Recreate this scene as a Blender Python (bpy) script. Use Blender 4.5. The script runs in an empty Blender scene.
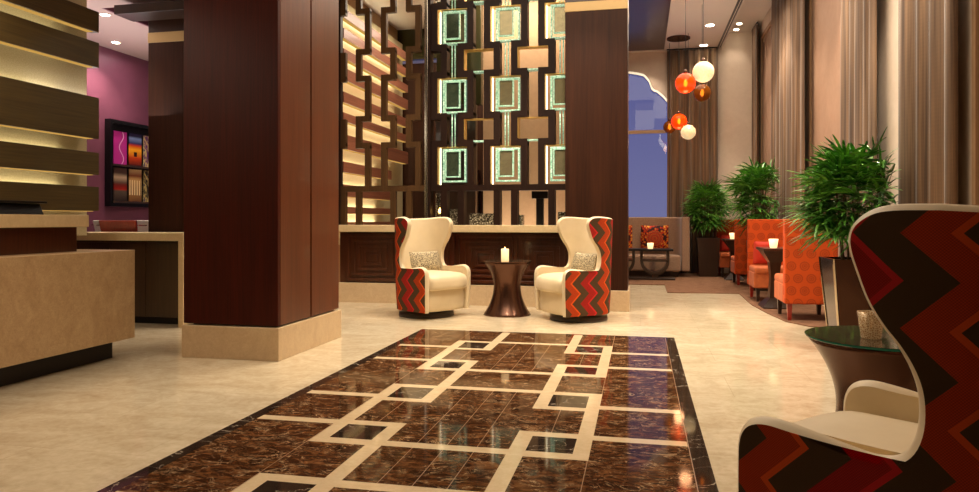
import bpy, bmesh, math, random
from mathutils import Vector, Matrix
random.seed(7)
C = bpy.context.scene.collection
PI = math.pi
R = math.radians

# ------------------------------------------------------------------ materials
def lin(r, g, b):
    f = lambda c: (c/255/12.92) if c/255 <= 0.04045 else ((c/255+0.055)/1.055)**2.4
    return (f(r), f(g), f(b), 1)

class NT:
    def __init__(s, name):
        s.m = bpy.data.materials.new(name); s.m.use_nodes = True
        s.t = s.m.node_tree; s.t.nodes.clear()
        s.out = s.n('ShaderNodeOutputMaterial')
    def n(s, typ, **kw):
        nd = s.t.nodes.new(typ)
        for k, v in kw.items():
            if k == 'inp':
                for a, b in v.items():
                    if isinstance(b, bpy.types.NodeSocket): s.t.links.new(b, nd.inputs[a])
                    else: nd.inputs[a].default_value = b
            else: setattr(nd, k, v)
        return nd
    def coord(s, kind='Object'): return s.n('ShaderNodeTexCoord').outputs[kind]
    def map(s, vec, scale=(1,1,1), rot=(0,0,0), loc=(0,0,0)):
        return s.n('ShaderNodeMapping', inp={'Vector': vec, 'Scale': scale, 'Rotation': rot, 'Location': loc}).outputs[0]
    def noise(s, vec, scale, detail=4, rough=.55, dist=0):
        return s.n('ShaderNodeTexNoise', inp={'Vector': vec, 'Scale': scale, 'Detail': detail, 'Roughness': rough, 'Distortion': dist}).outputs['Fac']
    def math(s, op, a, b=0.0, c=0.0, clamp=False):
        nd = s.n('ShaderNodeMath', operation=op, use_clamp=clamp)
        for i, v in enumerate((a, b, c)):
            if isinstance(v, bpy.types.NodeSocket): s.t.links.new(v, nd.inputs[i])
            else: nd.inputs[i].default_value = v
        return nd.outputs[0]
    def ramp(s, fac, stops, interp='LINEAR'):
        nd = s.n('ShaderNodeValToRGB', inp={'Fac': fac}); cr = nd.color_ramp; cr.interpolation = interp
        while len(cr.elements) < len(stops): cr.elements.new(.5)
        for e, (p, c) in zip(cr.elements, stops): e.position = p; e.color = c
        return nd.outputs[0]
    def mix(s, fac, a, b, mode='MIX'):
        nd = s.n('ShaderNodeMix', data_type='RGBA', blend_type=mode)
        for i, v in ((0, fac), (6, a), (7, b)):
            if isinstance(v, bpy.types.NodeSocket): s.t.links.new(v, nd.inputs[i])
            else: nd.inputs[i].default_value = v
        return nd.outputs[2]
    def bump(s, h, strength=.3, dist=.01):
        return s.n('ShaderNodeBump', inp={'Height': h, 'Strength': strength, 'Distance': dist}).outputs[0]
    def pbr(s, col, rough=.5, metal=0, spec=.5, normal=None, coat=0, trans=0, alpha=None, sheen=0, emit=None, es=0, ior=1.5):
        i = {'IOR': ior, 'Base Color': col, 'Roughness': rough, 'Metallic': metal, 'Specular IOR Level': spec, 'Coat Weight': coat, 'Transmission Weight': trans, 'Sheen Weight': sheen}
        if normal is not None: i['Normal'] = normal
        if alpha is not None: i['Alpha'] = alpha
        if emit is not None: i['Emission Color'] = emit; i['Emission Strength'] = es
        b = s.n('ShaderNodeBsdfPrincipled', inp=i)
        s.t.links.new(b.outputs[0], s.out.inputs[0]); return s.m

def flat(name, rgb, rough=.5, metal=0, **k):
    t = NT(name); return t.pbr(lin(*rgb), rough, metal, **k)
def emis(name, rgb, st):
    t = NT(name); e = t.n('ShaderNodeEmission', inp={'Color': lin(*rgb), 'Strength': st}); t.t.links.new(e.outputs[0], t.out.inputs[0]); return t.m

def stone(name, a, b, scale=3, rough=.2, joint=None, swirl=0, spec=.5, coat=0, ior=1.5):
    t = NT(name); v = t.coord()
    n1 = t.noise(t.map(v, (1, 1.6, 1)), scale, 6, .6, 1.2); n2 = t.noise(v, scale*9, 5, .6, .6)
    f = t.math('ADD', t.math('MULTIPLY', n1, .6), t.math('MULTIPLY', n2, .4))
    col = t.ramp(f, [(.3, lin(*a)), (.7, lin(*b))])
    if swirl:
        w = t.noise(v, 26, 3, .6, 3.0)
        r = t.ramp(w, [(.44, (1,1,1,1)), (.5, (.72,.66,.58,1)), (.56, (1,1,1,1))])
        col = t.mix(swirl, col, r, 'MULTIPLY')
    if joint:
        br = t.n('ShaderNodeTexBrick', offset=.5, inp={'Vector': v, 'Color1': (1,1,1,1), 'Color2': (.93,.92,.90,1), 'Mortar': (.80,.77,.72,1), 'Scale': 1.0, 'Mortar Size': .003, 'Brick Width': joint[0], 'Row Height': joint[1]})
        col = t.mix(.8, col, br.outputs[0], 'MULTIPLY')
    return t.pbr(col, rough, spec=spec, coat=coat, ior=ior)

def wood(name, a, b, axis='Z', rough=.3, coat=.3, fine=60, spec=.5):
    t = NT(name); v = t.coord()
    sc = {'Z': (1, 1, .03), 'Y': (1, .03, 1), 'X': (.03, 1, 1)}[axis]
    g = t.noise(t.map(v, sc), fine, 5, .65, .3); g2 = t.noise(t.map(v, sc), fine/7, 3, .5, .6)
    f = t.math('ADD', t.math('MULTIPLY', g, .6), t.math('MULTIPLY', g2, .4))
    col = t.ramp(f, [(.33, lin(*a)), (.68, lin(*b))])
    return t.pbr(col, rough, coat=coat, spec=spec)

M = {}
M['floor'] = stone('cream_marble', (184,164,132), (224,210,182), 2.6, .10, joint=(1.2,.6), ior=1.30)
M['stripe'] = stone('cream_inlay_marble', (205,180,142), (226,205,170), 6, .10)
def emperador():
    t = NT('brown_veined_marble'); v = t.coord()
    d = t.noise(v, 5, 5, .65, 2.2)
    base = t.ramp(t.noise(t.map(v, (1,1.8,1)), 8, 9, .7, 1.2), [(.36, lin(36,19,9)), (.52, lin(76,45,24)), (.66, lin(124,84,50))])
    v1 = t.math('ABSOLUTE', t.math('SUBTRACT', t.noise(t.map(v, (1,2.0,1), (0,0,.35)), 3.2, 7, .6, 1.5), .5))
    v2 = t.math('ABSOLUTE', t.math('SUBTRACT', t.noise(t.map(v, (1,1.4,1), (0,0,-.5), (3,1,0)), 6.5, 6, .6, 1.2), .5))
    vein = t.math('ADD', t.ramp(v1, [(0, (1,1,1,1)), (.012, (0,0,0,1))]), t.ramp(v2, [(0, (.6,.6,.6,1)), (.012, (0,0,0,1))]), clamp=True)
    gate = t.ramp(d, [(.44, (.08,.08,.08,1)), (.58, (.8,.8,.8,1))])
    f = t.math('MULTIPLY', vein, gate)
    return t.pbr(t.mix(f, base, lin(206,176,136)), .06, ior=1.19)
M['brown'] = emperador()
def blackmarble():
    t = NT('black_veined_marble'); v = t.coord()
    base = t.ramp(t.noise(v, 12, 6, .6), [(.3, lin(30,23,18)), (.7, lin(58,46,36))])
    v1 = t.math('ABSOLUTE', t.math('SUBTRACT', t.noise(t.map(v, (1,1.5,1), (0,0,.8)), 2.6, 5, .55, 1.0), .5))
    return t.pbr(t.mix(t.ramp(v1, [(0, (.7,.7,.7,1)), (.006, (0,0,0,1))]), base, lin(200,185,165)), .05, ior=1.33)
M['black'] = blackmarble()
M['joint'] = flat('tan_grout', (140,104,70), .3)
M['limestone'] = stone('beige_limestone', (170,138,98), (200,170,128), 5, .38, swirl=.55)
M['limetop'] = stone('honed_stone_top', (205,178,134), (224,200,156), 6, .35)
M['plinth'] = stone('stone_plinth', (200,170,134), (222,198,160), 7, .3, swirl=.3)
M['redwood'] = wood('mahogany_veneer', (46,10,4), (74,20,8), 'Z', .42, .0, spec=.2)
M['redwood_lit'] = wood('mahogany_veneer_lit', (76,34,14), (108,54,26), 'Z', .34, .1)  # same mahogany as the front; brighter side lighting put into the colour
M['colwood'] = wood('dark_walnut_veneer', (40,20,10), (66,35,19), 'Z', .45, .0, spec=.2)
M['slat'] = wood('wenge_slat', (66,50,22), (98,78,38), 'Y', .45, .05)
M['slat2'] = wood('rosewood_slat', (112,64,46), (164,104,78), 'Y', .4, .1)
M['darkwood'] = wood('espresso_wood', (34,20,12), (56,34,20), 'Z', .3, .3)
M['cabwood'] = wood('zebrano_cabinet', (44,28,14), (74,50,26), 'Z', .35, .2)
M['barwood'] = wood('bar_walnut', (58,28,14), (88,46,24), 'Z', .28, .4)
M['fret'] = wood('fretwork_wood', (26,12,6), (42,22,12), 'Z', .5, .0, spec=.2)
M['fretlight'] = wood('fretwork_wood_pale', (62,42,22), (88,61,34), 'Z', .5, .0, spec=.2)
M['creamback'] = (lambda t: t.pbr(t.ramp(t.noise(t.map(t.coord(), (1,6,14)), 10, 4), [(.3, lin(196,182,140)), (.7, lin(220,208,170))]), .6))(NT('cream_textured_panel'))
M['purple'] = (lambda t: t.pbr(t.ramp(t.noise(t.coord(), 2, 3), [(.3, lin(104,58,76)), (.7, lin(122,68,90))]), .42, coat=.05))(NT('plum_lacquer'))
M['ceiling'] = flat('ceiling_paint', (226,216,206), .8)
M['ceilpink'] = flat('ceiling_paint_rose', (190,165,160), .7)
M['ceildark'] = flat('dark_lacquer_ceiling', (54,34,38), .3, coat=.15)
M['blind'] = stone('sheer_tan_blind', (150,116,92), (166,132,108), 1.2, .7)
M['wall'] = stone('cream_plaster', (202,182,162), (216,198,180), 1.5, .75)
M['walltan'] = stone('tan_plaster', (158,124,92), (178,144,108), 2, .7)
M['tanband'] = flat('gilt_band', (196,164,110), .35, .2)
M['olive'] = flat('olive_mirror', (54,50,26), .15, .3)
M['brass'] = flat('satin_brass', (214,176,98), .38, .6)
M['steel'] = flat('brushed_steel', (190,184,172), .2, 1)
M['bronze'] = flat('dark_bronze', (96,66,52), .24, .75)
M['black_metal'] = flat('black_metal', (24,22,24), .35, .4)
M['cream_leather'] = (lambda t: t.pbr(t.ramp(t.noise(t.coord(), 4, 4), [(.3, lin(218,198,160)), (.7, lin(230,212,178))]), .5, sheen=.15, normal=t.bump(t.noise(t.coord(), 300, 2), .08, .002)))(NT('cream_leather'))
M['taupe'] = (lambda t: t.pbr(t.ramp(t.noise(t.coord(), 60, 4), [(.3, lin(140,108,84)), (.7, lin(172,138,110))]), .85, sheen=.3))(NT('taupe_weave'))
M['orange_plain'] = (lambda t: t.pbr(t.ramp(t.noise(t.coord(), 12, 4), [(.3, lin(168,78,28)), (.7, lin(192,96,40))]), .7, sheen=.05))(NT('orange_suede'))
M['red_pillow'] = flat('scarlet_velvet', (190,44,18), .8, sheen=.1)
M['redleather'] = wood('red_stained_wood', (130,26,14), (168,44,24), 'Z', .3, .3)
M['white'] = flat('white_lacquer', (226,222,214), .45)
M['soil'] = flat('moss', (38,46,20), .9)
def carpet():
    t = NT('brown_carpet'); v = t.coord(); n = t.noise(t.map(v, (1,2.5,1)), 7, 6, .7); f = t.noise(v, 160, 2)
    return t.pbr(t.ramp(n, [(.3, lin(98,68,50)), (.7, lin(142,106,82))]), .95, spec=.1, normal=t.bump(f, .5, .01))
M['carpet'] = carpet()
def chevron():
    t = NT('chevron_upholstery'); uv = t.coord('UV')
    s = t.n('ShaderNodeSeparateXYZ', inp={'Vector': uv}); x, z = s.outputs[0], s.outputs[1]
    tri = t.math('PINGPONG', z, .112)
    p = t.math('ADD', x, tri)
    per = t.math('FRACT', t.math('DIVIDE', t.math('ADD', p, 4.84), .22))
    alt = t.math('FRACT', t.math('DIVIDE', t.math('ADD', p, 4.84), .44))
    a = t.ramp(per, [(0, (1,1,1,1)), (.10, (.45,.45,.45,1)), (.52, (0,0,0,1))], 'CONSTANT')
    # woven ridges inside the red bands
    wx = t.math('SINE', t.math('MULTIPLY', x, 900)); wz = t.math('SINE', t.math('MULTIPLY', z, 900))
    wv = t.math('MULTIPLY_ADD', t.math('MULTIPLY', wx, wz), .25, .75)
    orange = lin(206,74,30); crim = lin(186,44,36); brown = lin(84,64,42)
    redc = t.ramp(alt, [(0, orange), (.5, crim)], 'CONSTANT')
    hot = t.ramp(alt, [(0, lin(226,92,32)), (.5, lin(206,44,44))], 'CONSTANT')
    woven = t.mix(1, redc, t.n('ShaderNodeCombineColor', inp={0: wv, 1: wv, 2: wv}).outputs[0], 'MULTIPLY')
    isred = t.math('GREATER_THAN', a, .2); ishot = t.math('GREATER_THAN', a, .7)
    col = t.mix(isred, brown, woven); col = t.mix(ishot, col, hot)
    return t.pbr(col, .85, spec=.2, normal=t.bump(t.math('MULTIPLY', wx, wz), .15, .002))
M['chevron'] = chevron()
def rosette(name, base, ring, step=.17, s2=None, uvs='UV'):
    # staggered round rosettes on cloth, read from the cloth's own UV
    t = NT(name); s = t.n('ShaderNodeSeparateXYZ', inp={'Vector': t.coord(uvs)}); x, y = s.outputs[0], s.outputs[1]
    row = t.math('FLOOR', t.math('DIVIDE', y, step))
    off = t.math('MULTIPLY', t.math('MODULO', t.math('ABSOLUTE', row), 2), step/2)
    fx = t.math('SUBTRACT', t.math('FRACT', t.math('DIVIDE', t.math('ADD', t.math('ADD', x, off), 10*step), step)), .5)
    fy = t.math('SUBTRACT', t.math('FRACT', t.math('DIVIDE', t.math('ADD', y, 10*step), step)), .5)
    d = t.math('SQRT', t.math('ADD', t.math('MULTIPLY', fx, fx), t.math('MULTIPLY', fy, fy)))
    ang = t.math('ARCTAN2', fy, fx)
    pet = t.math('MULTIPLY', t.math('SINE', t.math('MULTIPLY', ang, 14)), .012)
    dd = t.math('ADD', d, pet)
    k = t.ramp(dd, [(0, (.2,)*3+(1,)), (.06, (1,)*3+(1,)), (.10, (.1,)*3+(1,)), (.18, (.8,)*3+(1,)), (.24, (.1,)*3+(1,)), (.34, (.85,)*3+(1,)), (.40, (0,)*3+(1,))], 'LINEAR')
    b = t.mix(t.noise(t.coord(), 9, 3), lin(*base), lin(*[min(255, int(c*1.12)) for c in base]))
    return t.pbr(t.mix(t.math('MULTIPLY', k, .6), b, lin(*ring)), .8, sheen=.0, spec=.3)
M['rosette'] = rosette('orange_rosette_cloth', (186,70,14), (84,30,12), .14)
def mandala():
    t = NT('mandala_cushion_cloth'); s = t.n('ShaderNodeSeparateXYZ', inp={'Vector': t.coord('UV')}); x, y = s.outputs[0], s.outputs[1]
    d = t.math('SQRT', t.math('ADD', t.math('MULTIPLY', x, x), t.math('MULTIPLY', y, y)))
    ang = t.math('ARCTAN2', y, x)
    k = t.math('FRACT', t.math('ADD', t.math('MULTIPLY', d, 18), t.math('MULTIPLY', t.math('SINE', t.math('MULTIPLY', ang, 16)), .22)))
    c1 = t.ramp(k, [(0, lin(216,70,20)), (.35, lin(120,40,60)), (.55, lin(232,130,40)), (.8, lin(190,30,40))], 'CONSTANT')
    vo = t.n('ShaderNodeTexVoronoi', inp={'Vector': t.coord('UV'), 'Scale': 22}).outputs['Distance']
    c2 = t.ramp(vo, [(0, lin(236,180,60)), (.35, lin(214,60,24)), (.6, lin(60,30,30))], 'CONSTANT')
    return t.pbr(t.mix(t.math('GREATER_THAN', d, .17), c1, c2), .8)
M['mandala'] = mandala()
def leopard():
    t = NT('speckled_pillow_cloth'); vo = t.n('ShaderNodeTexVoronoi', inp={'Vector': t.coord('Generated'), 'Scale': 30}).outputs['Distance']
    return t.pbr(t.ramp(vo, [(.0, lin(44,34,24)), (.42, lin(74,60,42)), (.5, lin(190,174,140))], 'LINEAR'), .8)
M['leopard'] = leopard()
def curtain_mat():
    t = NT('taupe_sheer_curtain'); v = t.coord()
    hz = t.math('SINE', t.math('MULTIPLY', t.n('ShaderNodeSeparateXYZ', inp={'Vector': v}).outputs[2], 190))
    n = t.noise(t.map(v, (1,1,.02)), 22, 4, .6)
    col = t.ramp(n, [(.34, lin(84,58,36)), (.66, lin(150,114,80))])
    k = t.math('MULTIPLY_ADD', hz, .02, .98)
    col = t.mix(1, col, t.n('ShaderNodeCombineColor', inp={0:k,1:k,2:k}).outputs[0], 'MULTIPLY')
    b = t.n('ShaderNodeBsdfPrincipled', inp={'Base Color': col, 'Roughness': .6, 'Sheen Weight': .3})
    tr = t.n('ShaderNodeBsdfTranslucent', inp={'Color': col})
    mx = t.n('ShaderNodeMixShader', inp={0: .25, 1: b.outputs[0], 2: tr.outputs[0]})
    t.t.links.new(mx.outputs[0], t.out.inputs[0]); return t.m
M['curtain'] = curtain_mat()
def leaf_mat():
    t = NT('palm_leaf'); n = t.noise(t.coord(), 9, 2)
    return t.pbr(t.ramp(n, [(.3, lin(34,80,22)), (.5, lin(70,134,38)), (.7, lin(132,186,76))]), .33, spec=.6)
M['leaf'] = leaf_mat()
M['stem'] = flat('palm_stem', (96,80,44), .7)
def glass(name, rgb, rough=.02, alpha=.35):
    # thin pane: part clear, part mirror
    t = NT(name); tr = t.n('ShaderNodeBsdfTransparent', inp={'Color': lin(*rgb)})
    gl = t.n('ShaderNodeBsdfGlossy', inp={'Color': (.9,.95,.92,1), 'Roughness': rough})
    mx = t.n('ShaderNodeMixShader', inp={0: alpha, 1: tr.outputs[0], 2: gl.outputs[0]})
    t.t.links.new(mx.outputs[0], t.out.inputs[0]); return t.m
M['pane'] = glass('window_glass', (240,242,248), .02, .03)
M['sheerglass'] = glass('bronze_window_glass', (200,178,160), .08, .3)
def plate_glass(name, c1, c2, al=.35):
    t = NT(name); v = t.coord()
    col = t.ramp(t.noise(v, 14, 4, .6, .5), [(.3, lin(*c1)), (.7, lin(*c2))])
    b = t.n('ShaderNodeBsdfPrincipled', inp={'Base Color': col, 'Roughness': .12, 'Metallic': .4})
    tr = t.n('ShaderNodeBsdfTransparent', inp={'Color': (.75,.9,.8,1)})
    mx = t.n('ShaderNodeMixShader', inp={0: al, 1: b.outputs[0], 2: tr.outputs[0]})
    t.t.links.new(mx.outputs[0], t.out.inputs[0]); return t.m
M['plate_dark'] = plate_glass('smoked_green_glass', (50,64,50), (92,104,84), .15)
M['plate_tan'] = plate_glass('clear_bronze_glass', (128,118,92), (164,150,118), .35)
M['edge'] = (lambda t: t.pbr(t.ramp(t.noise(t.coord(), 40, 3, .7), [(.35, lin(96,160,128)), (.5, lin(168,218,190)), (.65, lin(232,248,236))]), .12, emit=lin(160,205,180), es=.25))(NT('green_glass_painted_glow'))  # spotlight caught by the glass is put into its colour as emission
M['strip'] = emis('warm_light_strip', (255,238,196), 6.5)
M['strip2'] = emis('white_shelf_strip', (255,238,200), 12)
M['edge_glow'] = emis('painted_gold_edge_glow', (214,166,84), .8)  # paints the gold light caught by slat undersides
M['reflect_strip'] = emis('painted_white_reflection', (255,238,196), 4.0)  # reflection lines beside the glass frames, painted as emission
M['lamp'] = emis('downlight_lens', (255,236,205), 30)
M['flame'] = emis('candle_flame', (255,190,90), 14)
M['filament'] = emis('glowing_filament', (255,214,150), 22)
M['wax'] = flat('candle_wax', (244,228,190), .5, emit=lin(255,214,150), es=.9)
M['glasstop'] = (lambda t: t.pbr(lin(74,62,48), .08, spec=.5, coat=.25))(NT('smoked_glass_top'))
M['glassedge'] = flat('green_glass_edge', (20,104,80), .1, emit=lin(10,110,80), es=.05)
def votive():
    t = NT('crackle_glass'); vo = t.n('ShaderNodeTexVoronoi', feature='DISTANCE_TO_EDGE', inp={'Vector': t.coord(), 'Scale': 110})
    col = t.ramp(vo.outputs['Distance'], [(.02, lin(250,238,208)), (.14, lin(150,112,66))])
    return t.pbr(col, .2, metal=.5, emit=lin(255,190,120), es=.08, normal=t.bump(vo.outputs['Distance'], .5, .003))
M['votive'] = votive()
M['votive_lit'] = flat('lit_votive_glass', (250,226,180), .2, emit=lin(255,220,160), es=1.2)
M['crystal'] = (lambda t: t.pbr(t.ramp(t.n('ShaderNodeTexVoronoi', inp={'Vector': t.coord(), 'Scale': 45}).outputs['Distance'], [(.1, lin(210,205,185)), (.45, lin(110,104,88)), (.7, lin(60,54,44))]), .2))(NT('crushed_crystal'))
def globe(name, rgb, es, k=1.0):
    t = NT(name); lw = t.n('ShaderNodeLayerWeight', inp={'Blend': .35}).outputs['Facing']
    tr = t.n('ShaderNodeBsdfTransparent', inp={'Color': lin(*rgb)})
    b = t.n('ShaderNodeBsdfPrincipled', inp={'Base Color': lin(*rgb), 'Roughness': .06, 'Emission Color': lin(*rgb), 'Emission Strength': es})
    mx = t.n('ShaderNodeMixShader', inp={0: k, 1: tr.outputs[0], 2: b.outputs[0]})
    t.t.links.new(mx.outputs[0], t.out.inputs[0]); return t.m
M['g_orange'] = globe('orange_globe_glass', (250,84,12), .62, .6)
M['g_amber'] = globe('amber_globe_glass', (120,64,14), .25, .55)
M['g_cream'] = (lambda t: t.pbr(lin(240,214,160), .25, emit=t.ramp(t.noise(t.coord(), 34, 4), [(.3, lin(226,190,130)), (.7, lin(255,236,190))]), es=.62))(NT('cream_mosaic_globe'))
def chrome_planter():
    t = NT('polished_bronze_metal'); return t.pbr(lin(70,46,34), .14, metal=.85)
M['planter'] = chrome_planter()
M['planter_edge'] = flat('polished_steel_trim', (206,190,168), .1, 1)

# ------------------------------------------------------------------ mesh helpers
class MB:
    def __init__(s): s.v = []; s.f = []; s.mi = []; s.uv = {}
    def box(s, x0, x1, y0, y1, z0, z1, mi=0):
        b = len(s.v)
        s.v += [(x0,y0,z0),(x1,y0,z0),(x1,y1,z0),(x0,y1,z0),(x0,y0,z1),(x1,y0,z1),(x1,y1,z1),(x0,y1,z1)]
        for q in ((0,3,2,1),(4,5,6,7),(0,1,5,4),(1,2,6,5),(2,3,7,6),(3,0,4,7)):
            s.f.append(tuple(b+i for i in q)); s.mi.append(mi)
        return s
    def quad(s, pts, mi=0):
        b = len(s.v); s.v += [tuple(p) for p in pts]; s.f.append(tuple(range(b, b+len(pts)))); s.mi.append(mi); return s
    def loft(s, rings, cap0=True, cap1=True, mi=0, closed=True):
        b = len(s.v); n = len(rings[0])
        for r in rings: s.v += [tuple(p) for p in r]
        for k in range(len(rings)-1):
            for j in range(n if closed else n-1):
                j2 = (j+1) % n
                s.f.append((b+k*n+j, b+k*n+j2, b+(k+1)*n+j2, b+(k+1)*n+j)); s.mi.append(mi)
        if cap0: s.f.append(tuple(b+j for j in reversed(range(n)))); s.mi.append(mi)
        if cap1: s.f.append(tuple(b+(len(rings)-1)*n+j for j in range(n))); s.mi.append(mi)
        return s
    def lathe(s, prof, n=32, c=(0,0,0), mi=0, cap0=True, cap1=True):
        return s.loft([[(c[0]+r*math.cos(2*PI*j/n), c[1]+r*math.sin(2*PI*j/n), c[2]+z) for j in range(n)] for r, z in prof], cap0, cap1, mi)
    def tube(s, p0, p1, r0, r1=None, n=8, mi=0):
        r1 = r0 if r1 is None else r1
        p0, p1 = Vector(p0), Vector(p1); d = (p1-p0).normalized()
        u = d.orthogonal().normalized(); w = d.cross(u)
        rg = lambda p, r: [tuple(p + u*r*math.cos(2*PI*j/n) + w*r*math.sin(2*PI*j/n)) for j in range(n)]
        return s.loft([rg(p0, r0), rg(p1, r1)], mi=mi)
    def ball(s, c, r, n=24, m=14, sq=(1,1,1)):
        return s.loft([[(c[0]+sq[0]*r*math.sin(PI*k/m)*math.cos(2*PI*j/n), c[1]+sq[1]*r*math.sin(PI*k/m)*math.sin(2*PI*j/n), c[2]-sq[2]*r*math.cos(PI*k/m)) for j in range(n)] for k in [.02]+list(range(1, m))+[m-.02]])
    def build(s, name, mats, parent=None, smooth=False, bevel=0, loc=None, seg=2, angle=35):
        me = bpy.data.meshes.new(name); me.from_pydata(s.v, [], s.f)
        if not isinstance(mats, (list, tuple)): mats = [mats]
        for m in mats: me.materials.append(M[m] if isinstance(m, str) else m)
        for p, i in zip(me.polygons, s.mi): p.material_index = i; p.use_smooth = smooth
        bm = bmesh.new(); bm.from_mesh(me); bmesh.ops.recalc_face_normals(bm, faces=bm.faces); bm.to_mesh(me); bm.free()
        o = bpy.data.objects.new(name, me); C.objects.link(o)
        if parent: o.parent = parent
        if loc: o.location = loc
        if bevel:
            b = o.modifiers.new('bevel', 'BEVEL'); b.width = bevel; b.segments = seg; b.limit_method = 'ANGLE'; b.angle_limit = R(angle)
            for p in me.polygons: p.use_smooth = True
            w = o.modifiers.new('wn', 'WEIGHTED_NORMAL'); w.keep_sharp = True
        return o

def thing(name, label, cat, loc=(0,0,0), rz=0, group=None):
    o = bpy.data.objects.new(name, None); C.objects.link(o); o.empty_display_size = .1
    o.location = loc; o.rotation_euler = (0,0,rz); o['label'] = label; o['category'] = cat
    if group: o['group'] = group
    return o
def tag(o, label, cat, group=None, kind=None):
    o['label'] = label; o['category'] = cat
    if group: o['group'] = group
    if kind: o['kind'] = kind
    return o
def struct(name, mb, mats, label, cat='wall', **k):
    o = mb.build(name, mats, **k); o['kind'] = 'structure'; o['label'] = label; o['category'] = cat; return o
def dup(o, loc=None, rz=None, label=None, group=None, parent=None):
    c = o.copy(); C.objects.link(c); c.parent = parent
    if loc is not None: c.location = loc
    if rz is not None: c.rotation_euler = (0,0,rz)
    if label: c['label'] = label
    if group: c['group'] = group
    for ch in list(o.children): dup(ch, parent=c)
    return c
def B(*a): return MB().box(*a)

# ------------------------------------------------------------------ camera
cam = bpy.data.cameras.new('camera'); co = bpy.data.objects.new('camera', cam); C.objects.link(co)
co.location = (0,0,1.15); co.rotation_euler = (R(90), 0, R(12.1))
cam.sensor_width = 36; cam.lens = 36*703/979; cam.shift_y = -26/979; cam.clip_start = .05
bpy.context.scene.camera = co

# ------------------------------------------------------------------ floor with its marble inlay
def merge(vals):
    return sorted(set(round(v, 4) for v in vals))
rects = []   # later ones win: x0,x1,y0,y1,material
X0, X1, YN, YF = -2.25, .325, -.4, 7.10
rects.append((X0, X1, YN, YF, 2))
rects.append((X0+.075, .24, YN, 7.06, 1))
J = .002
for x in (-1.695, -.247): rects.append((x-J, x+J, YN, 7.06, 4))
for x in (-1.125, -.965, -.808): rects.append((x-J, x+J, YN, 5.2, 4)); rects.append((x-J, x+J, 5.28, 6.44, 4))
for x in (-1.46, -.47):
    for a, b in ((5.6, 6.05), (3.79, 4.29), (1.98, 2.48)): rects.append((x-J, x+J, a, b, 4))
rects.append((.24-J, .24+J, YN, 7.06, 4))
rects.append((-1.285, -.645, 4.68, 5.20, 1))
P = 1.81; W = .08
def mir(x0, x1): return (-1.935-x1, -1.935+0-x0)
def both(x0, x1, y0, y1, m):
    rects.append((x0, x1, y0, y1, m)); a, b = -1.935-x1, -1.935-x0; rects.append((a, b, y0, y1, m))
for k in range(-1, 4):
    o = -P*k
    if k >= 0:
        both(-.243, .236, 6.125+o, 6.205+o, 3)
        both(-.243, .236, 5.51+o, 5.59+o, 3)
    if k >= 0:
        rects.append((-1.29, -.645, 6.44+o, 6.52+o, 3)); 
        rects.append((-1.29, -.645, 5.2+o, 5.28+o, 3))
    # box with black centre between the rows, and the stripes that link the boxes
    if k >= 0:
        t1 = 6.505+o if k < 2 else 6.53+o
        both(-.645, -.243, 6.06+o, t1, 3)
        both(-.645, -.243, 5.19+o, 5.6+o, 3)
        both(-.56, -.325, 6.135+o, t1-.08, 2)
        both(-.56, -.325, 5.275+o, 5.52+o, 2)
        both(-.325, -.243, 5.19+o, t1, 3)
        both(-.645, -.56, 4.27+o, 5.6+o, 3)
both(-.645, -.56, 6.06, 7.06, 3)
xs = merge([v for r in rects for v in r[:2]] + [-8.2, -6, -4, 1.5, 2.6]); ys = merge([v for r in rects for v in r[2:4] if v > YN-.01] + [-4.2, 9, 12, 16.2])
fm = MB(); idx = {}
for j, y in enumerate(ys):
    for i, x in enumerate(xs): idx[i, j] = len(fm.v); fm.v.append((x, y, 0))
for j in range(len(ys)-1):
    for i in range(len(xs)-1):
        cx, cy = (xs[i]+xs[i+1])/2, (ys[j]+ys[j+1])/2; m = 0
        for r in rects:
            if r[0] < cx < r[1] and max(r[2], YN) < cy < r[3]: m = r[4]
        fm.f.append((idx[i,j], idx[i+1,j], idx[i+1,j+1], idx[i,j+1])); fm.mi.append(m)
fo = struct('floor', fm, ['floor','brown','black','stripe','joint'], 'polished cream marble floor with a dark inlaid marble rug pattern', 'floor')

# carpet of the lounge
cp = [(-.85,12.75),(.42,12.75),(.42,11.42),(1.50,11.50),(1.47,10.0),(1.52,9.2),(1.60,8.45),(1.78,8.1),(2.1,7.95),(2.38,7.9),(2.38,15.78),(-.85,15.78)]
cb = MB().loft([[(x,y,.001) for x,y in cp], [(x,y,.012) for x,y in cp]])
tag(cb.build('lounge_carpet', 'carpet'), 'brown mottled lounge carpet running under the orange booths and the sofa', 'carpet')

# ------------------------------------------------------------------ room shell
struct('wall_front', B(-8.4,2.8,-4.3,-4.2,0,5.4), 'darkwood', 'dark wood wall behind the viewpoint')  # unseen; finish kept dark to cut light bounced onto the close chair
struct('wall_left', B(-7.45,-7.3,-4.2,13.2,0,5.4), 'purple', 'glossy plum wall carrying the brochure rack')
struct('ceiling', MB().box(-8.4,.50,-4.2,9.3,4.83,4.95).box(.50,1.60,-4.2,15.9,4.83,4.95).box(-8.4,.5,15.49,15.9,4.83,4.95).box(-8.4,-.9,9.3,15.49,4.83,4.95).box(1.64,1.66,-4.2,15.9,4.84,4.9)
       .box(1.69,1.71,-4.2,15.9,4.83,4.95), 'ceiling', 'pale plaster ceiling of the lobby', 'ceiling')
struct('ceiling_1', B(-.9,.50,9.3,15.49,4.80,4.9), 'ceildark', 'dark glossy lacquered ceiling panel above the lounge', 'ceiling')
struct('ceiling_2', B(1.60,2.8,-4.2,15.9,5.15,5.3), 'ceiling', 'raised curtain cove ceiling along the window wall', 'ceiling')
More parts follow.
